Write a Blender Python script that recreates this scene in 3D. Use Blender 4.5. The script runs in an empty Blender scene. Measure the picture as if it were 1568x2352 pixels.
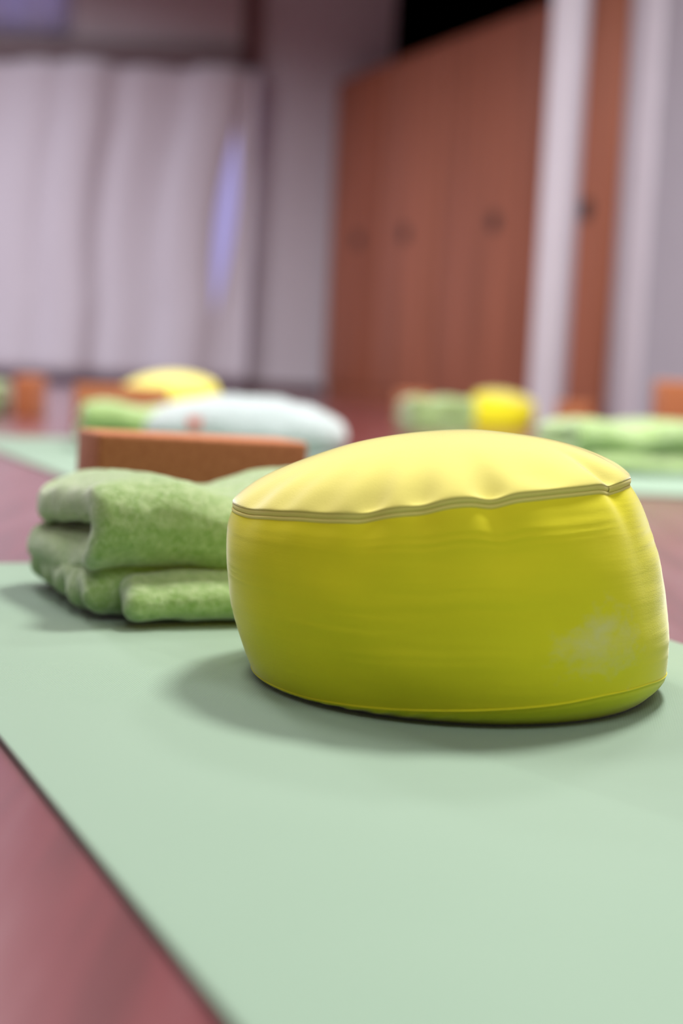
import bpy, math
import numpy as np

# ------------------------------------------------------------------ camera
scene = bpy.context.scene
CAM_H, PITCH, ROLL = 0.215, math.radians(6.13), math.radians(2.8)
FPX = 50.0 / 36.0 * 2352.0
_f = np.array([0, math.cos(PITCH), -math.sin(PITCH)])
_u0 = np.array([0, math.sin(PITCH), math.cos(PITCH)])
_r = math.cos(ROLL) * np.array([1.0, 0, 0]) + math.sin(ROLL) * _u0
_u = math.cos(ROLL) * _u0 - math.sin(ROLL) * np.array([1.0, 0, 0])
CAM = np.array([0, 0, CAM_H])


def at_height(px, py, z=0.0):
    """pixel -> the point where its ray meets the level z (objects stand on the mats / floor)"""
    d = _f + _r * (px - 784) / FPX - _u * (py - 1176) / FPX
    return CAM + d * (z - CAM_H) / d[2]


from mathutils import Matrix, Vector
cam_data = bpy.data.cameras.new('camera')
cam = bpy.data.objects.new('camera', cam_data)
scene.collection.objects.link(cam)
m = Matrix.Identity(4)
for i in range(3):
    m[i][0], m[i][1], m[i][2], m[i][3] = _r[i], _u[i], -_f[i], CAM[i]
cam.matrix_world = m
cam_data.lens = 50
cam_data.sensor_fit = 'VERTICAL'
cam_data.sensor_height = 36
cam_data.sensor_width = 24
cam_data.clip_start = 0.02
cam_data.dof.use_dof = True
cam_data.dof.focus_distance = 0.93
cam_data.dof.aperture_fstop = 2.7
scene.camera = cam

# ------------------------------------------------------------------ world, lamps, exposure
world = bpy.data.worlds.new('dusk_sky')
scene.world = world
world.use_nodes = True
bg = world.node_tree.nodes['Background']
bg.inputs[0].default_value = (0.48, 0.43, 0.85, 1)
bg.inputs[1].default_value = 0.85

CEIL = 2.9
LAMPS = [  # x, y, watts, colour, diameter
    (0.75, 2.30, 116, (1.0, 0.97, 0.93), 0.65),
    (-0.90, 2.30, 34, (1.0, 0.96, 0.95), 0.8),
    (0.90, -0.20, 19, (0.97, 0.96, 1.0), 0.9),
    (-0.45, -0.30, 15, (1.0, 0.96, 0.94), 0.9),
    (-2.60, 6.30, 72, (0.93, 0.93, 1.0), 0.6),
    (-1.95, 5.20, 50, (0.95, 0.95, 1.0), 0.6),
    (0.95, 4.00, 44, (0.98, 0.97, 0.97), 0.6),
    (-3.20, 3.40, 40, (0.93, 0.93, 1.0), 0.6),
]
for x, y, w, c, rad in LAMPS:
    ld = bpy.data.lights.new('ceiling_downlight', 'AREA')
    ld.shape = 'DISK'
    ld.size = rad
    ld.energy = w
    ld.color = c
    ld.spread = math.radians(150)
    lo = bpy.data.objects.new('ceiling_downlight', ld)
    lo.location = (x, y, CEIL - 0.012)
    scene.collection.objects.link(lo)

vs = scene.view_settings
vs.view_transform = 'Standard'
vs.look = 'None'
vs.exposure = 0.0
vs.gamma = 1.0
vs.use_curve_mapping = False

# ------------------------------------------------------------------ helpers
COL = scene.collection
rng = np.random.default_rng(7)


def tag(o, label=None, cat=None, group=None, kind=None):
    if label: o['label'] = label
    if cat: o['category'] = cat
    if group: o['group'] = group
    if kind: o['kind'] = kind
    return o


def empty(name, loc=(0, 0, 0), rotz=0.0):
    o = bpy.data.objects.new(name, None)
    o.empty_display_size = 0.05
    COL.objects.link(o)
    o.location = loc
    o.rotation_euler = (0, 0, rotz)
    return o


def mesh_obj(name, verts, faces, mat, parent=None, smooth=True):
    me = bpy.data.meshes.new(name)
    me.from_pydata([tuple(map(float, v)) for v in verts], [], [tuple(map(int, f)) for f in faces])
    me.update()
    if smooth:
        me.polygons.foreach_set('use_smooth', [True] * len(me.polygons))
    if mat: me.materials.append(mat)
    o = bpy.data.objects.new(name, me)
    COL.objects.link(o)
    if parent: o.parent = parent
    return o


class MB:
    """collects boxes into one mesh"""
    def __init__(s): s.v, s.f = [], []

    def box(s, x0, x1, y0, y1, z0, z1):
        b = len(s.v)
        s.v += [(x0, y0, z0), (x1, y0, z0), (x1, y1, z0), (x0, y1, z0), (x0, y0, z1), (x1, y0, z1), (x1, y1, z1), (x0, y1, z1)]
        s.f += [tuple(b + i for i in q) for q in ((0, 3, 2, 1), (4, 5, 6, 7), (0, 1, 5, 4), (1, 2, 6, 5), (2, 3, 7, 6), (3, 0, 4, 7))]
        return s

    def prism(s, poly, z0, z1):
        b, n = len(s.v), len(poly)
        s.v += [(x, y, z0) for x, y in poly] + [(x, y, z1) for x, y in poly]
        s.f += [tuple(b + i for i in range(n))[::-1], tuple(b + n + i for i in range(n))]
        s.f += [(b + i, b + (i + 1) % n, b + n + (i + 1) % n, b + n + i) for i in range(n)]
        return s

    def build(s, name, mat, parent=None, bevel=0, segs=2):
        o = mesh_obj(name, s.v, s.f, mat, parent, smooth=bool(bevel))
        if bevel:
            bm_ = o.modifiers.new('bevel', 'BEVEL')
            bm_.width = bevel
            bm_.segments = segs
            bm_.limit_method = 'ANGLE'
        return o


def grid_faces(nu, nv, wrap_u=False):
    f = []
    for i in range(nu - (0 if wrap_u else 1)):
        i2 = (i + 1) % nu
        for j in range(nv - 1):
            f.append((i * nv + j, i2 * nv + j, i2 * nv + j + 1, i * nv + j + 1))
    return f


_lat = rng.random((64, 64, 64)) * 2 - 1


def vnoise(x, y, z):
    def s(t): return t * t * (3 - 2 * t)
    xi, yi, zi = np.floor(x).astype(int), np.floor(y).astype(int), np.floor(z).astype(int)
    fx, fy, fz = s(x - xi), s(y - yi), s(z - zi)
    o = 0
    for a in (0, 1):
        for b in (0, 1):
            for c in (0, 1):
                w = (fx if a else 1 - fx) * (fy if b else 1 - fy) * (fz if c else 1 - fz)
                o = o + w * _lat[(xi + a) % 64, (yi + b) % 64, (zi + c) % 64]
    return o


def surface_nets(fn, lo, hi, h):
    lo, hi = np.array(lo, float), np.array(hi, float)
    n = np.ceil((hi - lo) / h).astype(int) + 1
    ax = [lo[i] + h * np.arange(n[i]) for i in range(3)]
    X, Y, Z = np.meshgrid(*ax, indexing='ij')
    D = fn(X, Y, Z)
    S = D < 0
    c = np.stack([S[a:n[0] - 1 + a, b:n[1] - 1 + b, d:n[2] - 1 + d] for a in (0, 1) for b in (0, 1) for d in (0, 1)])
    act = c.any(0) & ~c.all(0)
    idx = -np.ones(act.shape, int)
    cells = np.argwhere(act)
    idx[act] = np.arange(len(cells))
    P = np.zeros((len(cells), 3))
    W = np.zeros(len(cells))
    corners = [(a, b, d) for a in (0, 1) for b in (0, 1) for d in (0, 1)]
    for i, A in enumerate(corners):
        for B in corners[i + 1:]:
            if sum(abs(p - q) for p, q in zip(A, B)) != 1: continue
            ca, cb = cells + A, cells + B
            da, db = D[tuple(ca.T)], D[tuple(cb.T)]
            mk = (da < 0) != (db < 0)
            t = np.where(mk, da / np.where(mk, da - db, 1), 0)[:, None]
            P += np.where(mk[:, None], ca + (cb - ca) * t, 0)
            W += mk
    P = lo + h * P / W[:, None]
    F = []
    for k in range(3):
        sl0 = [slice(None)] * 3; sl1 = [slice(None)] * 3
        sl0[k] = slice(0, n[k] - 1); sl1[k] = slice(1, n[k])
        ch = S[tuple(sl0)] != S[tuple(sl1)]
        e = np.argwhere(ch)
        o1, o2 = [(1, 2), (2, 0), (0, 1)][k]
        ok = (e[:, o1] > 0) & (e[:, o2] > 0) & (e[:, o1] < n[o1] - 1) & (e[:, o2] < n[o2] - 1)
        e = e[ok]
        d1 = np.zeros(3, int); d1[o1] = 1
        d2 = np.zeros(3, int); d2[o2] = 1
        q = np.stack([idx[tuple((e - d1 - d2).T)], idx[tuple((e - d2).T)], idx[tuple(e.T)], idx[tuple((e - d1).T)]], 1)
        ins = S[tuple(e.T)]
        q[~ins] = q[~ins][:, ::-1]
        F.append(q)
    return P, np.concatenate(F)


def copy_tree(o, parent=None):
    c = o.copy()
    COL.objects.link(c)
    c.parent = parent
    for ch in list(o.children):
        copy_tree(ch, c)
    return c


# ------------------------------------------------------------------ materials
def new_mat(name, base=(0.5, 0.5, 0.5), rough=0.6, sheen=0.0, spec=0.5, sheen_rough=0.4):
    mt = bpy.data.materials.new(name)
    mt.use_nodes = True
    nt = mt.node_tree
    b = nt.nodes['Principled BSDF']
    b.inputs['Base Color'].default_value = (*base, 1)
    b.inputs['Roughness'].default_value = rough
    b.inputs['Specular IOR Level'].default_value = spec
    if sheen:
        b.inputs['Sheen Weight'].default_value = sheen
        b.inputs['Sheen Roughness'].default_value = sheen_rough
    return mt, nt, b


def N(nt, kind, **kw):
    n = nt.nodes.new(kind)
    for k, v in kw.items():
        if k in n.inputs.keys() if hasattr(n.inputs, 'keys') else False:
            n.inputs[k].default_value = v
        else:
            setattr(n, k, v)
    return n


def coords(nt, scale=(1, 1, 1), rot=(0, 0, 0), loc=(0, 0, 0)):
    tc = nt.nodes.new('ShaderNodeTexCoord')
    mp = nt.nodes.new('ShaderNodeMapping')
    mp.inputs['Scale'].default_value = scale
    mp.inputs['Rotation'].default_value = rot
    mp.inputs['Location'].default_value = loc
    nt.links.new(tc.outputs['Object'], mp.inputs['Vector'])
    return mp.outputs['Vector']


def noise(nt, vec, scale, detail=3, rough=0.55):
    n = nt.nodes.new('ShaderNodeTexNoise')
    n.inputs['Scale'].default_value = scale
    n.inputs['Detail'].default_value = detail
    n.inputs['Roughness'].default_value = rough
    nt.links.new(vec, n.inputs['Vector'])
    return n.outputs['Fac']


def ramp(nt, fac, stops):
    r = nt.nodes.new('ShaderNodeValToRGB')
    el = r.color_ramp.elements
    while len(el) < len(stops): el.new(0.5)
    for e, (p, c) in zip(el, stops):
        e.position = p
        e.color = (*c, 1) if len(c) == 3 else c
    nt.links.new(fac, r.inputs['Fac'])
    return r.outputs['Color']


def mixc(nt, fac, a, b, mode='MIX'):
    mx = nt.nodes.new('ShaderNodeMix')
    mx.data_type = 'RGBA'
    mx.blend_type = mode
    for s, v in ((0, fac), (6, a), (7, b)):
        if isinstance(v, (int, float)): mx.inputs[s].default_value = v
        elif isinstance(v, tuple): mx.inputs[s].default_value = (*v, 1)
        else: nt.links.new(v, mx.inputs[s])
    return mx.outputs[2]


def bump(nt, b, height, strength=0.3, dist=0.001, prev=None):
    bp = nt.nodes.new('ShaderNodeBump')
    bp.inputs['Strength'].default_value = strength
    bp.inputs['Distance'].default_value = dist
    nt.links.new(height, bp.inputs['Height'])
    if prev: nt.links.new(prev, bp.inputs['Normal'])
    nt.links.new(bp.outputs['Normal'], b.inputs['Normal'])
    return bp.outputs['Normal']


def math_n(nt, op, a, b=None):
    mn = nt.nodes.new('ShaderNodeMath')
    mn.operation = op
    for i, v in enumerate((a, b)):
        if v is None: continue
        if isinstance(v, (int, float)): mn.inputs[i].default_value = v
        else: nt.links.new(v, mn.inputs[i])
    return mn.outputs[0]


def wave(nt, vec, scale, dirn='X', dist=0.0):
    w = nt.nodes.new('ShaderNodeTexWave')
    w.bands_direction = dirn
    w.inputs['Scale'].default_value = scale
    w.inputs['Distortion'].default_value = dist
    nt.links.new(vec, w.inputs['Vector'])
    return w.outputs['Fac']


MAT = {}


def cotton(name, base, stain=False, streak=1.0, sheen=0.6):
    mt, nt, b = new_mat(name, base, 0.85, sheen, 0.2, 0.30)
    v = coords(nt)
    big = noise(nt, v, 9, 3)
    colr = mixc(nt, ramp(nt, big, [(0.3, (0, 0, 0)), (0.75, (1, 1, 1))]), tuple(c * 0.93 for c in base), tuple(min(1, c * 1.05) for c in base))
    sv = coords(nt, (4, 4, 75))
    st = noise(nt, sv, 1.0, 4, 0.6)
    colr = mixc(nt, math_n(nt, 'MULTIPLY', ramp(nt, st, [(0.45, (0, 0, 0)), (0.75, (1, 1, 1))]), 0.18 * streak), colr, (base[0] * 1.0, base[1] * 0.9, base[2] * 0.8))
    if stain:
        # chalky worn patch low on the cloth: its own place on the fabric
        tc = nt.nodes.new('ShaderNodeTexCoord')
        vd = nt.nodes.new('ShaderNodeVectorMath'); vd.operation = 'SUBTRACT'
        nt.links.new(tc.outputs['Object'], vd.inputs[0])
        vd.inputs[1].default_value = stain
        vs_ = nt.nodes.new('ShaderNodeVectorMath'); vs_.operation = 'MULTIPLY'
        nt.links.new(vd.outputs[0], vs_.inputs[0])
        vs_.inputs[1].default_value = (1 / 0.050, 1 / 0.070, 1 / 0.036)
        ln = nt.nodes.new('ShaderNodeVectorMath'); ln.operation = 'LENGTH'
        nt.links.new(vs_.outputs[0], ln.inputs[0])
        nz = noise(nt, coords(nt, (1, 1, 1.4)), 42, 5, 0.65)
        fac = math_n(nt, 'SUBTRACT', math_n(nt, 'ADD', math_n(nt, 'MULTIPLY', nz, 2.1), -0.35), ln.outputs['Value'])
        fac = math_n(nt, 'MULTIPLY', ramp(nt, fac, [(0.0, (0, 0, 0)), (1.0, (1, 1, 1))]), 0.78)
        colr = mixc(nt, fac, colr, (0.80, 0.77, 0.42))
    nt.links.new(colr, b.inputs['Base Color'])
    w1 = wave(nt, coords(nt, (1, 1, 1)), 420, 'Z', 0.6)
    fine = noise(nt, coords(nt, (1, 1, 2.2)), 650, 2)
    hgt = math_n(nt, 'ADD', math_n(nt, 'MULTIPLY', w1, 0.25), fine)
    n1 = bump(nt, b, st, 0.22 * streak, 0.0022)
    bump(nt, b, hgt, 0.30, 0.0004, n1)
    MAT[name] = mt
    return mt


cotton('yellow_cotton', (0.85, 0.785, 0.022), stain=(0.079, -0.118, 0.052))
cotton('yellow_cotton_lit_top', (0.74, 0.675, 0.16), streak=0.2, sheen=1.0)  # same cloth, whiter: the pale highlight on top is put into the colour
cotton('yellow_cotton_base', (0.72, 0.72, 0.025), streak=0.3)  # same cloth, greener and duller: the mat's reflection is put into the colour
mt, nt, b = new_mat('zipper_tape', (0.84, 0.76, 0.20), 0.7, 0.2, 0.3)
bump(nt, b, wave(nt, coords(nt, (1, 1, 1)), 500, 'X', 0.2), 0.15, 0.0004)
MAT['zipper'] = mt


def fleece(name, dark, light):
    mt, nt, b = new_mat(name, light, 0.95, 1.0, 0.1, 0.45)
    v = coords(nt, (1, 1, 1.0), (0.5, 0.3, 0.6))
    n1 = noise(nt, v, 150, 5, 0.7)
    n2 = noise(nt, coords(nt, (2.2, 1, 1), (0.2, 0.8, 0.5)), 380, 4, 0.65)
    fac = math_n(nt, 'ADD', math_n(nt, 'MULTIPLY', n1, 0.6), math_n(nt, 'MULTIPLY', n2, 0.4))
    nt.links.new(ramp(nt, fac, [(0.40, dark), (0.62, light)]), b.inputs['Base Color'])
    bump(nt, b, n2, 0.5, 0.004, bump(nt, b, n1, 0.5, 0.006))
    MAT[name] = mt
    return mt


fleece('green_fleece', (0.25, 0.44, 0.09), (0.53, 0.69, 0.32))
fleece('pale_fleece', (0.44, 0.53, 0.53), (0.53, 0.61, 0.61))

mt, nt, b = new_mat('mat_rubber', (0.44, 0.62, 0.45), 0.7, 0.5, 0.45, 0.3)
v1, v2 = coords(nt, (1, 1, 1), (0, 0, 0.6)), coords(nt, (1, 1, 1), (0, 0, 0.6))
wv = math_n(nt, 'MULTIPLY', wave(nt, v1, 190, 'X', 0.3), wave(nt, v2, 190, 'Y', 0.3))
nz = noise(nt, coords(nt), 3.0, 3)
c = mixc(nt, ramp(nt, nz, [(0.35, (0, 0, 0)), (0.7, (1, 1, 1))]), (0.250, 0.372, 0.268), (0.264, 0.386, 0.282))
c = mixc(nt, math_n(nt, 'MULTIPLY', wv, 0.12), c, (0.15, 0.24, 0.17))
nt.links.new(c, b.inputs['Base Color'])
bump(nt, b, wv, 0.35, 0.0006)
MAT['mat'] = mt
MAT['mat_under'] = new_mat('mat_underside', (0.10, 0.075, 0.06), 0.9, 0, 0.2)[0]

mt, nt, b = new_mat('cork', (0.42, 0.17, 0.08), 0.85, 0.15, 0.25)
n1 = noise(nt, coords(nt), 160, 4, 0.7)
n2 = noise(nt, coords(nt, loc=(3, 1, 2)), 420, 2, 0.6)
c = ramp(nt, n1, [(0.30, (0.33, 0.105, 0.042)), (0.55, (0.46, 0.165, 0.070)), (0.75, (0.54, 0.22, 0.10))])
c = mixc(nt, ramp(nt, n2, [(0.62, (0, 0, 0)), (0.72, (1, 1, 1))]), c, (0.22, 0.07, 0.03))
nt.links.new(c, b.inputs['Base Color'])
bump(nt, b, n1, 0.3, 0.001)
MAT['cork'] = mt

mt, nt, b = new_mat('floor_wood', (0.2, 0.06, 0.06), 0.30, 0, 0.6)
b.inputs['Coat Weight'].default_value = 1.0
b.inputs['Coat Roughness'].default_value = 0.24
b.inputs['Coat IOR'].default_value = 1.45
v = coords(nt, (14, 1.1, 1), (0, 0, math.radians(-25)))
n1 = noise(nt, v, 1.6, 5, 0.6)
nt.links.new(ramp(nt, n1, [(0.3, (0.10, 0.015, 0.018)), (0.5, (0.17, 0.027, 0.033)), (0.72, (0.21, 0.075, 0.085))]), b.inputs['Base Color'])
rg = noise(nt, coords(nt, (5, 1, 1), (0, 0, math.radians(-25)), (2, 3, 0)), 2.0, 3)
mr = nt.nodes.new('ShaderNodeMapRange')
mr.inputs['To Min'].default_value = 0.24
mr.inputs['To Max'].default_value = 0.42
nt.links.new(rg, mr.inputs['Value'])
nt.links.new(mr.outputs[0], b.inputs['Roughness'])
MAT['floor'] = mt


def plaster(name, base):
    mt, nt, b = new_mat(name, base, 0.85, 0, 0.3)
    n1 = noise(nt, coords(nt), 6, 4)
    nt.links.new(mixc(nt, n1, tuple(c * 0.95 for c in base), tuple(min(1, c * 1.04) for c in base)), b.inputs['Base Color'])
    bump(nt, b, noise(nt, coords(nt, loc=(1, 2, 3)), 90, 3), 0.15, 0.002)
    MAT[name] = mt


plaster('wall_paint', (0.58, 0.545, 0.59))
plaster('white_paint', (0.64, 0.615, 0.68))
plaster('grey_wall_paint', (0.38, 0.36, 0.41))
plaster('ceiling_paint', (0.36, 0.35, 0.36))
plaster('unlit_black', (0.004, 0.004, 0.004))  # shade put into the colour: near-black walls stay dark under the lamps
plaster('grey_panel', (0.52, 0.48, 0.51))
plaster('rail_paint', (0.24, 0.20, 0.21))
plaster('dark_red_paint', (0.26, 0.15, 0.16))
plaster('skirting_paint', (0.13, 0.075, 0.08))


def wood(name, base):
    mt, nt, b = new_mat(name, base, 0.5, 0, 0.35)
    n1 = noise(nt, coords(nt, (9, 9, 0.5)), 1.3, 4, 0.6)
    n2 = noise(nt, coords(nt, (60, 60, 1.5)), 1.0, 3)
    c = ramp(nt, n1, [(0.3, tuple(x * 0.72 for x in base)), (0.5, base), (0.72, tuple(min(1, x * 1.25) for x in base))])
    c = mixc(nt, math_n(nt, 'MULTIPLY', n2, 0.25), c, tuple(x * 0.6 for x in base))
    nt.links.new(c, b.inputs['Base Color'])
    MAT[name] = mt


wood('door_wood', (0.43, 0.155, 0.088))
wood('door_wood_dark', (0.38, 0.122, 0.062))
MAT['pull'] = new_mat('dark_pull', (0.03, 0.02, 0.02), 0.5, 0, 0.4)[0]

mt, nt, b = new_mat('curtain_cloth', (0.66, 0.61, 0.68), 0.9, 0.2, 0.15)
b.inputs['Subsurface Weight'].default_value = 0.0
nv = noise(nt, coords(nt, (6, 6, 1)), 8, 3)
nt.links.new(mixc(nt, nv, (0.63, 0.60, 0.66), (0.70, 0.665, 0.73)), b.inputs['Base Color'])
MAT['curtain'] = mt
mt, nt, b = new_mat('sheer_cloth', (0.72, 0.70, 0.76), 0.9, 0.2, 0.1)
tr = nt.nodes.new('ShaderNodeBsdfTranslucent'); tr.inputs[0].default_value = (0.97, 0.95, 1.0, 1)
mxs = nt.nodes.new('ShaderNodeMixShader'); mxs.inputs[0].default_value = 0.85
nt.links.new(b.outputs[0], mxs.inputs[1]); nt.links.new(tr.outputs[0], mxs.inputs[2])
nt.links.new(mxs.outputs[0], nt.nodes['Material Output'].inputs[0])
MAT['sheer'] = mt
mt, nt, b = new_mat('window_glass', (1, 1, 1), 0.02, 0, 0.5)
b.inputs['Transmission Weight'].default_value = 1.0
b.inputs['IOR'].default_value = 1.02
MAT['glass'] = mt
MAT['red_tag'] = new_mat('red_tag', (0.75, 0.12, 0.06), 0.7, 0, 0.3)[0]
mt, nt, b = new_mat('lamp_glow', (0.9, 0.9, 0.9), 0.5)
b.inputs['Emission Color'].default_value = (1, 0.93, 0.95, 1)
b.inputs['Emission Strength'].default_value = 3.0
MAT['lamp_glow'] = mt

# ------------------------------------------------------------------ the room
FLOOR = -0.005          # the mats are 5 mm thick, their tops lie at z = 0
WY = 8.5                # back wall
WA = np.array([-0.141, 8.4])                    # left end of the wooden cupboard front
WD = np.array([0.413, -0.911])                  # its direction, towards the camera
WN = np.array([-0.911, -0.413])                 # its outward normal


def wp(s, off=0.0):
    p = WA + WD * s + WN * off
    return (float(p[0]), float(p[1]))


tag(MB().box(-5.3, 7.0, -4.3, 10.6, FLOOR - 0.1, FLOOR).build('floor', MAT['floor']), kind='structure')
tag(MB().box(-5.3, 7.0, -4.3, 10.6, CEIL, CEIL + 0.1).build('ceiling', MAT['ceiling_paint']), kind='structure')
WX0, WX1, WZ0, WZ1 = -3.9, -0.66, 0.04, 1.84      # window opening behind the curtains
mb = MB()
mb.box(-5.2, WX0, WY, WY + 0.2, FLOOR, CEIL)
mb.box(WX1, 0.172, WY, WY + 0.2, FLOOR, CEIL)
mb.box(WX0, WX1, WY, WY + 0.2, WZ1, 2.02).box(WX0, WX1, WY, WY + 0.2, 2.82, CEIL).box(-1.72, WX1, WY, WY + 0.2, 2.02, 2.82)
mb.box(WX0, WX1, WY, WY + 0.2, FLOOR, WZ0)
tag(mb.build('wall_back', MAT['wall_paint']), kind='structure')
tag(MB().box(-5.2, -5.0, -4.2, WY + 0.2, FLOOR, CEIL).build('wall_left', MAT['wall_paint']), kind='structure')
tag(MB().box(-5.2, 6.8, -4.2, -4.0, FLOOR, CEIL).build('wall_front', MAT['wall_paint']), kind='structure')
mb = MB().prism([wp(3.09), wp(14.2), wp(14.2, -0.2), wp(3.09, -0.2)], FLOOR, CEIL)
tag(mb.build('wall_right', MAT['grey_wall_paint']), kind='structure')
# storage space behind and above the cupboards, its unlit dark put into the colour
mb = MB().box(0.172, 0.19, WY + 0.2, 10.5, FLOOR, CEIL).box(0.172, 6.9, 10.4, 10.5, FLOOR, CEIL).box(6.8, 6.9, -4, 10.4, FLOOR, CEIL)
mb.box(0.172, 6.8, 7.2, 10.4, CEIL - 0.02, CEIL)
tag(mb.build('wall_storage', MAT['unlit_black']), kind='structure')
tag(MB().box(WX1 + 0.02, -0.16, WY - 0.018, WY, FLOOR, 0.055).build('baseboard_back', MAT['skirting_paint'], bevel=0.004), kind='structure')
# window
win = empty('window_1', (0, WY + 0.1, 0))
tag(win, kind='structure')
for x0, x1, z0, z1 in ((WX0, WX1, WZ0, WZ0 + 0.06), (WX0, WX1, WZ1 - 0.06, WZ1), (WX0, WX0 + 0.06, WZ0 + 0.06, WZ1 - 0.06), (WX1 - 0.02, WX1, WZ0 + 0.06, WZ1 - 0.06), (-2.3, -2.24, WZ0 + 0.06, WZ1 - 0.06)):
    MB().box(x0, x1, -0.03, 0.03, z0, z1).build('window_frame', MAT['white_paint'], win, 0.003)
MB().box(WX0 + 0.05, -2.29, -0.004, 0.004, WZ0 + 0.05, WZ1 - 0.05).build('pane', MAT['glass'], win)
MB().box(-2.25, WX1 - 0.01, -0.004, 0.004, WZ0 + 0.05, WZ1 - 0.05).build('pane', MAT['glass'], win)


win = empty('window_2', (0, WY + 0.1, 0))
tag(win, kind='structure')
for x0, x1, z0, z1 in ((WX0, -1.72, 2.02, 2.05), (WX0, -1.72, 2.79, 2.82), (WX0, WX0 + 0.03, 2.05, 2.79), (-1.75, -1.72, 2.05, 2.79)):
    MB().box(x0, x1, -0.03, 0.03, z0, z1).build('window_frame', MAT['white_paint'], win, 0.003)
MB().box(WX0 + 0.02, -1.74, -0.004, 0.004, 2.04, 2.80).build('pane', MAT['glass'], win)

# curtains
def curtain(name, x0f, x1f, z0, z1, y, amp, freqs, nx, nz, label, sharp=1.0, mat='curtain'):
    vs_, rs = [], np.linspace(0, 1, nx)
    for i, s in enumerate(rs):
        for z in np.linspace(z0, z1, nz):
            x = x0f(z) * (1 - s) + x1f(z) * s
            xr = x0f(1.0) * (1 - s) + x1f(1.0) * s
            t = sum(a * math.sin(2 * math.pi * (xr / w + p) + 0.25 * math.sin(z * 1.3 + 5 * xr)) for w, a, p in freqs)
            k = math.tanh(t * sharp) * (0.75 + 0.25 * (z1 - z) / (z1 - z0))
            vs_.append((x, y - amp * k, z))
    o = mesh_obj(name, vs_, grid_faces(nx, nz), MAT[mat])
    sm = o.modifiers.new('thickness', 'SOLIDIFY')
    sm.thickness = 0.004
    tag(o, label, 'curtain')
    return o


def lens(z, half):
    return half * max(0.0, 1 - ((z - 0.98) / 0.52) ** 2)


def mid(z): return -0.752 + 0.082 * (z - 1.0)


curtain('curtain', lambda z: -3.95, lambda z: mid(z) - lens(z, 0.052), 0.045, 1.845, WY - 0.135, 0.058,
        [(0.34, 0.6, 0.12), (0.83, 0.8, 0.3), (0.17, 0.12, 0.4)], 360, 26,
        'wide pale lavender pleated curtain covering the window', 1.0)
curtain('curtain', lambda z: mid(z) + lens(z, 0.052), lambda z: -0.60, 0.045, 1.845, WY - 0.12, 0.02,
        [(0.19, 0.8, 0.1)], 40, 26, 'narrow pale curtain strip at the right of the window gap')
curtain('curtain', lambda z: -3.9, lambda z: -1.69, 1.975, 2.84, WY - 0.06, 0.035,
        [(0.26, 0.8, 0.55), (0.6, 0.5, 0.1)], 200, 14, 'short bright lavender curtain above the dark rail', 1.3, 'sheer')
tag(MB().box(-4.2, -0.69, WY - 0.17, WY, 1.850, 1.955).build('curtain_rail', MAT['rail_paint'], bevel=0.008),
    'dark grey horizontal rail box above the wide curtain', 'curtain rail')
tag(MB().box(-1.67, -0.70, WY - 0.11, WY - 0.0, 1.96, 2.62).build('wall_panel', MAT['grey_panel'], bevel=0.006),
    'plain grey panel on the wall above the dark rail', 'panel')
tag(MB().box(-0.685, -0.60, WY - 0.05, WY, 1.87, 2.62).build('trim_1', MAT['dark_red_paint'], bevel=0.004), kind='structure')

# wooden cupboards: four flush doors with round pulls
ang = math.atan2(WD[1], WD[0])
cup = empty('cupboard', (WA[0], WA[1], FLOOR), ang)
tag(cup, 'long reddish brown wooden cupboard with four flush doors and round pulls', 'cupboard')
TOPZ = 1.793 - FLOOR
MB().box(0.0, 3.09, 0.022, 0.22, 0.0, TOPZ - 0.02).build('carcass', MAT['door_wood_dark'], cup)
MB().box(0.0, 3.09, 0.0, 0.22, TOPZ - 0.018, TOPZ).build('top_board', MAT['door_wood_dark'], cup, 0.002)
MB().box(0.0, 2.86, 0.012, 0.022, 0.0, 0.06).build('plinth', MAT['door_wood_dark'], cup)
seams = [0.0, 0.665, 1.365, 2.255, 2.86]
pulls = [0.384, 0.969, 1.889, 2.640]
for i in range(4):
    d = MB().box(seams[i] + 0.003, seams[i + 1] - 0.003, 0.0, 0.02, 0.065, TOPZ - 0.022).build('door', MAT['door_wood_dark' if i == 0 else 'door_wood'], cup, 0.002)
    n = 28
    prof = [(0.046, 0.0), (0.046, -0.004), (0.041, -0.006), (0.037, -0.002), (0.0, -0.0012)]
    vv, ff = [], []
    for k in range(n):
        a = 2 * math.pi * k / n
        for r_, y_ in prof: vv.append((pulls[i] + r_ * math.cos(a), y_, 0.884 + r_ * math.sin(a)))
    mesh_obj('pull', vv, grid_faces(n, len(prof), True), MAT['pull'], d)
tag(MB().prism([wp(2.875, 0.006), wp(3.092, 0.006), wp(3.092, -0.3), wp(2.875, -0.3)], FLOOR, CEIL).build('trim_2', MAT['white_paint'], bevel=0.006), kind='structure')

# free standing white post in front of the cupboards
post = empty('post', (0.805, 5.76, FLOOR), math.radians(-30))
tag(post, 'white square post standing in front of the wooden cupboard', 'post')
MB().box(-0.060, 0.060, -0.060, 0.060, 0.0, CEIL - FLOOR).build('shaft', MAT['white_paint'], post, 0.012, 3)

# ------------------------------------------------------------------ yoga mats
MROT = math.radians(25.5)


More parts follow.
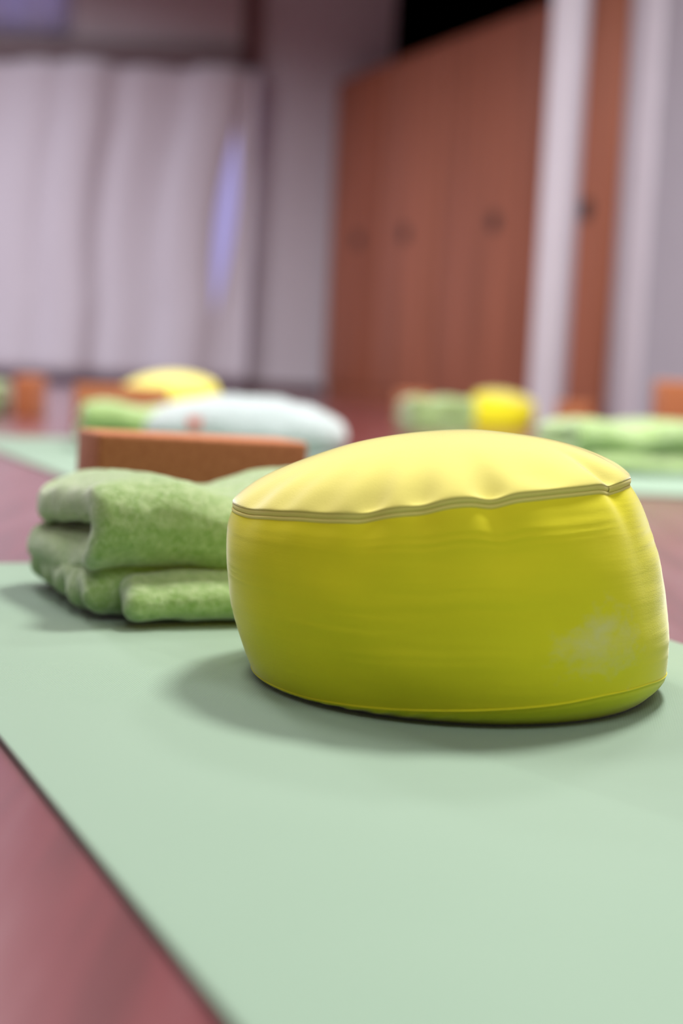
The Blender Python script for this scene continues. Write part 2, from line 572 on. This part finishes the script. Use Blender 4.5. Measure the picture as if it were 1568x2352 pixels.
def yoga_mat(loc, rotz, label, w=0.58, l=1.83):
    """origin: far-left corner; local x across the mat, local -y along it"""
    root = empty('yoga_mat', (loc[0], loc[1], FLOOR), rotz)
    tag(root, label, 'yoga mat', 'pale green yoga mats on the floor')
    def outline(r, n=6):
        pts = []
        for cx, cy, a0 in ((w - r, -r, 0), (r, -r, 90), (r, -l + r, 180), (w - r, -l + r, 270)):
            for k in range(n + 1):
                a = math.radians(a0 + 90 * k / n)
                pts.append((cx + r * math.cos(a), cy + r * math.sin(a)))
        return pts
    MB().prism(outline(0.02), 0.0012, 0.005).build('top_layer', MAT['mat'], root, 0.0008, 2)
    MB().prism(outline(0.02), 0.0, 0.0012).build('base_layer', MAT['mat_under'], root)
    return root


U2 = np.array([-math.sin(MROT), math.cos(MROT)])
N2 = np.array([math.cos(MROT), math.sin(MROT)])
near = at_height(540, 2352)[:2]
far = at_height(0, 1293)[:2]
corner = near + U2 * float((far - near) @ U2)
yoga_mat(corner, MROT, 'large pale green yoga mat in the foreground under the yellow cushion', w=0.575)
e2 = at_height(150, 1092)[:2]
f2 = at_height(0, 1002)[:2]
c2 = e2 + U2 * float((f2 - e2) @ U2)
yoga_mat(c2, MROT, 'blurred pale green yoga mat behind the front cork block', w=0.575, l=1.45)
m3 = at_height(1568, 1140)[:2]
yoga_mat((m3[0] - 0.42, m3[1] + 0.60), math.radians(4), 'blurred green yoga mat at the right edge under a folded blanket', w=1.5, l=0.60)

# ------------------------------------------------------------------ the round cushion
CX, CY, SHX = 0.0845, 0.968, -0.0245
TA = [-180, -120, -90, -64.8, -41.5, -30.2, -21.5, -18.1, -9.2, -4.9, 1.5, 8, 13.1, 18.3, 31.1, 47.6, 54.7, 64.6, 78.6, 110, 150, 180]
TZ = [.124, .114, .1125, .1135, .118, .1195, .1209, .1238, .1277, .1292, .1335, .1355, .1343, .138, .141, .143, .1415, .144, .1445, .142, .134, .124]
BA = [-180, -110, -75, -45, -32, -22, -6.6, 9.6, 21.2, 34.7, 53.9, 76.8, 110, 150, 180]
BZ = [.006, .004, .004, .0045, .006, .0075, .0105, .0135, .0157, .019, .02, .0165, .012, .008, .006]
NT = 480
TH = -math.pi + 2 * math.pi * np.arange(NT) / NT
_k = np.exp(-0.5 * (np.arange(-9, 10) / 2.2) ** 2); _k /= _k.sum()
def _circ(a, zv):
    z = np.interp(np.degrees(TH), a, zv)
    return np.convolve(np.concatenate([z[-9:], z, z[:9]]), _k, 'valid')
ZT, ZB = _circ(TA, TZ), _circ(BA, BZ)  # heights of the upper and lower seam
S_ = [0, .1, .25, .45, .65, .82, .93, 1]
R_ = [.1415, .1442, .1468, .1475, .146, .1425, .139, .1345]
_sd = np.linspace(0, 1, 201)
_rd = np.interp(_sd, S_, R_)
_kk = np.exp(-0.5 * (np.arange(-24, 25) / 9.0) ** 2); _kk /= _kk.sum()
_rd = np.convolve(np.concatenate([2 * _rd[0] - _rd[24:0:-1], _rd, 2 * _rd[-1] - _rd[-2:-26:-1]]), _kk, 'valid')
TD = np.degrees(TH)


def gauss(x, c, w): return np.exp(-0.5 * ((x - c) / w) ** 2)


# places along the seam where the cloth is gathered: angle, strength, width
PUCK = [(-62, .5, 5), (-47, .4, 4), (-33, .5, 4), (-19, 1.0, 3.2), (-6, .8, 3.0), (12, 1.2, 3.2), (30, .35, 5), (55, .9, 3.0), (80, .5, 5), (105, .6, 5), (140, .6, 5), (175, .6, 5), (-110, .6, 5), (-140, .6, 5), (-165, .6, 5)]
pk = sum(a * gauss(TD, c_, w_) for c_, a, w_ in PUCK)
ZT = ZT - 0.0010 * pk
ZIP = 0.0030


def ring(s, inset=0.0):
    zt = ZT - ZIP
    s = np.asarray(s)
    z = ZB + (zt - ZB) * s
    r = np.interp(s, _sd, _rd)
    # gathers under the seam and soft creases around the side
    r = r - 0.0036 * pk * math.exp(-((1 - s) / 0.10) ** 1.2)
    r = r + 0.0012 * vnoise(TD * 0.07 + 3, np.full(NT, s * 5.0), np.full(NT, 0.3)) * min(1, 6 * s * (1 - s))
    w_ = np.full(NT, s * 26.0) + 1.3 * np.sin(np.radians(TD) * 1.3 + 0.6)
    env = 0.9 * np.clip(vnoise(TD * 0.03 + 11, w_ * 0.25, np.full(NT, 2.7)) + 0.15, 0, 1) * (0.4 + 0.6 * s)
    r = r + 0.0013 * np.abs(vnoise(TD * 0.012 + 5, w_, np.full(NT, 8.2))) * env * min(1, 8 * s * (1 - s))
    r = r - inset
    return np.stack([SHX * s + r * np.sin(TH), -r * np.cos(TH), z], -1)


def build_cushion():
    root = empty('meditation_cushion', (CX, CY, 0))
    # side panel
    ns = 90
    sv = np.linspace(0, 1, ns)
    rings = [ring(s) for s in sv]
    top_edge = ring(1.0, 0.0007); top_edge[:, 2] += 0.0005
    bot_edge = ring(0.0, 0.0012); bot_edge[:, 2] -= 0.0004
    V = np.stack([bot_edge] + rings + [top_edge], 1)
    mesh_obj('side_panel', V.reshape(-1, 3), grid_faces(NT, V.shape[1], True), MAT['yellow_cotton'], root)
    # top panel
    e = ring(1.0).copy()
    e[:, 2] = ZT + ZIP
    zm = 0.1290
    low = np.stack([np.ones(NT), np.cos(TH), np.sin(TH)], 1)
    rad_ = np.hypot(e[:, 0] - SHX, e[:, 1])
    rs_ = np.full(NT, rad_.max() - 0.0004)
    es = np.stack([SHX + rs_ * np.sin(TH), -rs_ * np.cos(TH), low @ np.linalg.lstsq(low, e[:, 2], rcond=None)[0]], 1)
    rho = np.concatenate([[1.0, 0.997, 0.992], np.linspace(0.985, 0.04, 70)])
    tv = []
    under = e.copy(); under[:, :2] = (e[:, :2] - [SHX, 0]) * 0.995 + [SHX, 0]; under[:, 2] -= 0.0008
    tv.append(under)
    for q in rho:
        p = np.empty((NT, 3))
        g = es + (e - es) * math.exp(-(1 - q) / 0.09)
        p[:, 0] = SHX + (g[:, 0] - SHX) * q
        p[:, 1] = g[:, 1] * q
        dome = 0.0400 * max(0.0, 1 - q ** 2.0) ** 0.75
        p[:, 2] = zm + (g[:, 2] - zm) * q + dome
        d = 1 - q
        p[:, 2] -= 0.0068 * pk * (d / 0.06) * math.exp(1 - d / 0.06) * 0.75
        p[:, 2] += 0.0011 * vnoise(p[:, 0] * 28 + 4, p[:, 1] * 28, np.full(NT, 1.5)) * min(1, d * 9)
        tv.append(p)
    V = np.stack(tv, 1).reshape(-1, 3)
    F_ = grid_faces(NT, len(tv), True)
    nv = len(tv)
    V = np.concatenate([V, [[SHX, 0, V.reshape(NT, nv, 3)[:, -1, 2].mean()]]])
    F_ += [(i * nv + nv - 1, ((i + 1) % NT) * nv + nv - 1, NT * nv) for i in range(NT)]
    mesh_obj('top_panel', V, F_, MAT['yellow_cotton_lit_top'], root)
    # bottom panel
    e0 = ring(0.0)
    bv = []
    lip = e0.copy(); lip[:, :2] *= 0.990; lip[:, 2] += 0.0006
    bv.append(lip)
    for q in np.linspace(0, 1, 22):
        p = e0.copy()
        p[:, :2] *= 1 + 0.006 * math.sin(math.pi * min(1, q * 1.6)) - 0.10 * q ** 1.3
        p[:, 2] = e0[:, 2] * (1 - q) ** 1.3 - 0.0006 * math.sin(math.pi * min(q * 4, 1))
        # small diagonal wrinkles where the base is squeezed flat (front left)
        fold = gauss(TD, -16 - 30 * q, 14) * np.sin(np.radians(TD) * 46 + q * 5) * math.sin(math.pi * q)
        p[:, :2] *= (1 + 0.010 * fold)[:, None]
        p[:, 2] = np.maximum(p[:, 2], 0.0002)
        bv.append(p)
    pin = e0.copy() * 0.7; pin[:, 2] = 0.0002
    bv.append(pin)
    V = np.stack(bv, 1).reshape(-1, 3)
    nv = len(bv)
    F_ = [f[::-1] for f in grid_faces(NT, nv, True)]
    V = np.concatenate([V, [[0, 0, 0.0002]]])
    F_ += [(((i + 1) % NT) * nv + nv - 1, i * nv + nv - 1, NT * nv) for i in range(NT)]
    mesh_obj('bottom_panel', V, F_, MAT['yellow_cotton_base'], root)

    # stitched ridge along the lower seam
    def sweep(name, ids, prof, mat, base, closed):
        vv = []
        for i in ids:
            ct = base[i]
            out = np.array([math.sin(TH[i]), -math.cos(TH[i]), 0.0])
            for o_, z_ in prof: vv.append(ct + out * o_ + np.array([0, 0, z_]))
        n_ = len(prof)
        ff = grid_faces(len(ids), n_, closed)
        return mesh_obj(name, vv, ff, mat, root)
    arc = [(0.0006 * math.cos(a), 0.0006 * math.sin(a)) for a in np.linspace(-2.4, 2.4, 9)]
    b0 = ring(0.0); 
    sweep('seam_piping', range(NT), [(o_ + 0.0000, z_) for o_, z_ in arc], MAT['yellow_cotton'], b0, True)
    # zipper: two raised lips of tape
    def lip_prof(z0, z1, proud):
        zs = np.linspace(z0, z1, 9)
        return [(-0.0006 + (proud - 0.0004) * math.sin(math.pi * (k / 8)) ** 0.55, z) for k, z in enumerate(zs)]
    mids = ring(1.0); mids[:, 2] = ZT
    tick = int(np.argmin(abs(TD - 54.7)))
    start = int(np.argmin(abs(TD + 170)))
    ids = list(range(start, tick + 1))
    rest = list(range(tick, NT)) + list(range(0, start))
    z = sweep('zipper_tape', ids, lip_prof(-0.0004, 0.0031, 0.0010), MAT['zipper'], mids, False)
    sweep('zipper_tape', ids, lip_prof(-0.0033, -0.0005, 0.0013), MAT['zipper'], mids, False)
    mid2 = mids.copy()
    sweep('seam_band', rest, lip_prof(-0.0014, 0.0032, 0.0013), MAT['zipper'], mid2, False)
    sweep('seam_band', rest, lip_prof(-0.0038, -0.0014, 0.0011), MAT['zipper'], mid2, False)
    return root


cushion = build_cushion()
CG = 'round yellow meditation cushions'
tag(cushion, 'round lime yellow meditation cushion with zipped seam, sharp in the foreground', 'cushion', CG)
for (x, y, rz, sc, lb) in (
        (-0.462, 3.78, 70, (0.93, 0.93, 0.97), 'blurred yellow cushion in the distance behind a brown cork block, left of centre'),
        (0.560, 5.25, 200, (0.84, 0.84, 0.80), 'blurred small yellow cushion in front of the wooden cupboard')):
    c_ = copy_tree(cushion)
    c_.location = (x, y, FLOOR)
    c_.rotation_euler = (0, 0, math.radians(rz))
    c_.scale = sc
    tag(c_, lb, 'cushion', CG)

# ------------------------------------------------------------------ folded blankets
WID = 0.40


def seg_dist(u, z, pts):
    best = np.full(u.shape, 9.0)
    for (u0, z0), (u1, z1) in zip(pts[:-1], pts[1:]):
        du, dz = u1 - u0, z1 - z0
        t = np.clip(((u - u0) * du + (z - z0) * dz) / (du * du + dz * dz), 0, 1)
        best = np.minimum(best, np.hypot(u - u0 - du * t, z - z0 - dz * t))
    return best


def fold_arc(cu, cz, r, n=9):
    return [(cu - r * math.sin(a), cz + r * math.cos(a)) for a in np.linspace(0, math.pi, n)]


def sheet(pts, t, a0, a1, zoff, uoff, round_=0.85, amp=0.0022, seed=0.0, aend=None):
    def fn(a, u, z):
        zz = z - zoff(a, u)
        uu = u - uoff(a)
        d2 = seg_dist(uu, zz, pts) - t
        lo_ = a0 + (aend(u, z) if aend else 0)
        da = np.maximum(lo_ - a, a - a1)
        r = t * round_
        q1, q2 = d2 + r, da + r
        d = np.minimum(np.maximum(q1, q2), 0) + np.hypot(np.maximum(q1, 0), np.maximum(q2, 0)) - r
        d = d + amp * vnoise(a * 40 + seed, u * 40, z * 40) + amp * 0.5 * vnoise(a * 95 + seed, u * 95, z * 95 + 7)
        return np.maximum(d, 0.0008 - z)
    return fn


def build_blanket():
    root = empty('folded_blanket')
    sag = lambda a: -0.010 * np.exp(-((a - 0.135) / 0.05) ** 2) + 0.003 * np.sin(a * 30)
    # upper double layer, folded at the front
    up = [(0.200, 0.088), (0.12, 0.094)] + fold_arc(0.046, 0.0745, 0.0205) + [(0.12, 0.0545), (0.200, 0.0555)]
    fn = sheet(up, 0.0160, 0.0, WID,
               lambda a, u: sag(a) * np.clip(1.2, 0, 1) - 0.014 * np.exp(-(a / 0.028) ** 2) * np.clip((u - 0.03) / 0.06, 0, 1) + 0.004 * np.exp(-((a - 0.22) / 0.06) ** 2),
               lambda a: 0.004 * np.sin(a * 25 + 0.6), seed=3.0,
               aend=lambda u, z: -0.004 * np.sin(z * 60) - 0.006 * np.exp(-((u - 0.03) / 0.02) ** 2) + 0.006 * np.sin(u * 26))
    V, F_ = surface_nets(fn, (-0.03, -0.03, -0.003), (WID + 0.02, 0.25, 0.150), 0.0034)
    mesh_obj('upper_fold', V, F_, MAT['green_fleece'], root)
    lo_ = [(0.205, 0.0225), (0.046, 0.0215)]
    fn = sheet(lo_, 0.0215, -0.002, WID, lambda a, u: 0.0015 * np.sin(a * 30 + 1), lambda a: 0.0 * a, seed=17.0,
               aend=lambda u, z: 0.0045 * np.sin(u * 150) * np.clip((0.03 - z) / 0.02, 0, 1) + 0.3 * np.clip(0.016 - z, 0, 1), round_=0.95)
    V, F_ = surface_nets(fn, (-0.03, -0.03, -0.003), (WID + 0.02, 0.25, 0.06), 0.0034)
    mesh_obj('lower_fold', V, F_, MAT['green_fleece'], root)
    fl = [(0.14, 0.026), (0.055, 0.0262), (0.018, 0.0215), (-0.003, 0.0135)]
    fn = sheet(fl, 0.0132, 0.020, WID - 0.01, lambda a, u: 0.002 * np.sin(a * 22) + 0.004 * np.exp(-((a - 0.12) / 0.08) ** 2) , lambda a: 0.003 * np.sin(a * 31), seed=29.0, round_=0.95,
               aend=lambda u, z: 0.010 * np.clip(u / 0.04, 0, 1))
    V, F_ = surface_nets(fn, (-0.02, -0.04, -0.003), (WID + 0.02, 0.19, 0.06), 0.0034)
    mesh_obj('front_flap', V, F_, MAT['green_fleece'], root)
    return root


BG = 'green fleece blankets folded on the mats'
blanket = build_blanket()
p1 = at_height(330, 1448)[:2]
o_ = p1 - N2 * 0.034 + U2 * 0.012
blanket.location = (o_[0], o_[1], 0)
blanket.rotation_euler = (0, 0, MROT)
tag(blanket, 'thick green fleece blanket folded beside the foreground yellow cushion', 'blanket', BG)
for (x, y, z, rz, sc, lb) in (
        (*at_height(185, 1036)[:2], 0.0, 12, (0.95, 0.9, 0.93), 'blurred pale green folded blanket behind the front cork block, left side'),
        (*at_height(1335, 1086)[:2], 0.0, 22, (1, 1, 1), 'blurred folded green blanket at the right edge of the picture'),
        (0.215, 4.62, FLOOR, 15, (0.55, 0.8, 0.98), 'blurred small green blanket left of the distant yellow cushion by the cupboard'),
        (-1.455, 4.30, FLOOR, 2, (1, 1, 0.95), 'blurred green blanket cut off by the left edge of the picture')):
    c_ = copy_tree(blanket)
    c_.location = (x, y, z)
    c_.rotation_euler = (0, 0, math.radians(rz))
    c_.scale = sc
    tag(c_, lb, 'blanket', BG)

# pale plump folded blanket behind the cork block
pale = empty('pale_blanket', (-0.195, 2.78, 0), math.radians(3))
tag(pale, 'pale blue-white plump folded blanket behind the front cork block', 'blanket')


def pale_fn(dz, hz, seed, hx):
    def fn(a, u, z):
        k = np.abs(a / hx) ** 2.2 + np.abs(u / 0.105) ** 2.4 + np.abs((z - dz) / hz) ** 2.1
        d = (k ** 0.42 - 1) * 0.06 + 0.002 * vnoise(a * 32 + seed, u * 32, z * 32)
        return np.maximum(d, 0.0008 - z)
    return fn


V, F_ = surface_nets(pale_fn(0.060, 0.076, 2.0, 0.195), (-0.24, -0.15, 0), (0.24, 0.15, 0.16), 0.005)
mesh_obj('upper_fold', V, F_, MAT['pale_fleece'], pale)
V, F_ = surface_nets(pale_fn(0.022, 0.030, 8.0, 0.185), (-0.25, -0.15, -0.005), (0.25, 0.15, 0.09), 0.005)
mesh_obj('lower_fold', V, F_, MAT['pale_fleece'], pale)
MB().box(-0.107, -0.083, -0.103, -0.099, 0.072, 0.092).build('tag', MAT['red_tag'], pale, 0.001)['label'] = 'small red-orange tag'

# ------------------------------------------------------------------ cork blocks
KG = 'brown cork yoga blocks'


def cork_block(loc, rotz, dims, label, tilt=0.0):
    o = MB().box(0, dims[0], 0, dims[1], 0, dims[2]).build('cork_block', MAT['cork'], None, 0.005, 3)
    o.location = loc
    o.rotation_euler = (0, tilt, rotz)
    tag(o, label, 'yoga block', KG)
    return o


kA = at_height(221, 992, 0.129)
cork_block((kA[0], kA[1], 0.003), math.radians(28), (0.240, 0.075, 0.1255), 'brown cork yoga block standing on its long edge behind the green blanket', math.radians(1.6))
cork_block((-0.655, 3.42, 0.0), math.radians(10), (0.228, 0.075, 0.124), 'blurred brown cork block behind the far left green blanket')
cork_block((-1.005, 4.28, FLOOR), math.radians(4), (0.075, 0.20, 0.122), 'blurred cork block seen end-on near the left edge of the picture')
cork_block((0.800, 3.62, FLOOR), math.radians(10), (0.12, 0.075, 0.205), 'upright blurred cork block at the right edge behind a green blanket')
cork_block((0.765, 5.12, FLOOR), math.radians(5), (0.12, 0.075, 0.105), 'blurred cork block on the right of the small distant yellow cushion')
cork_block((0.185, 4.95, FLOOR), math.radians(15), (0.12, 0.075, 0.118), 'blurred cork block left of the small distant green blanket')
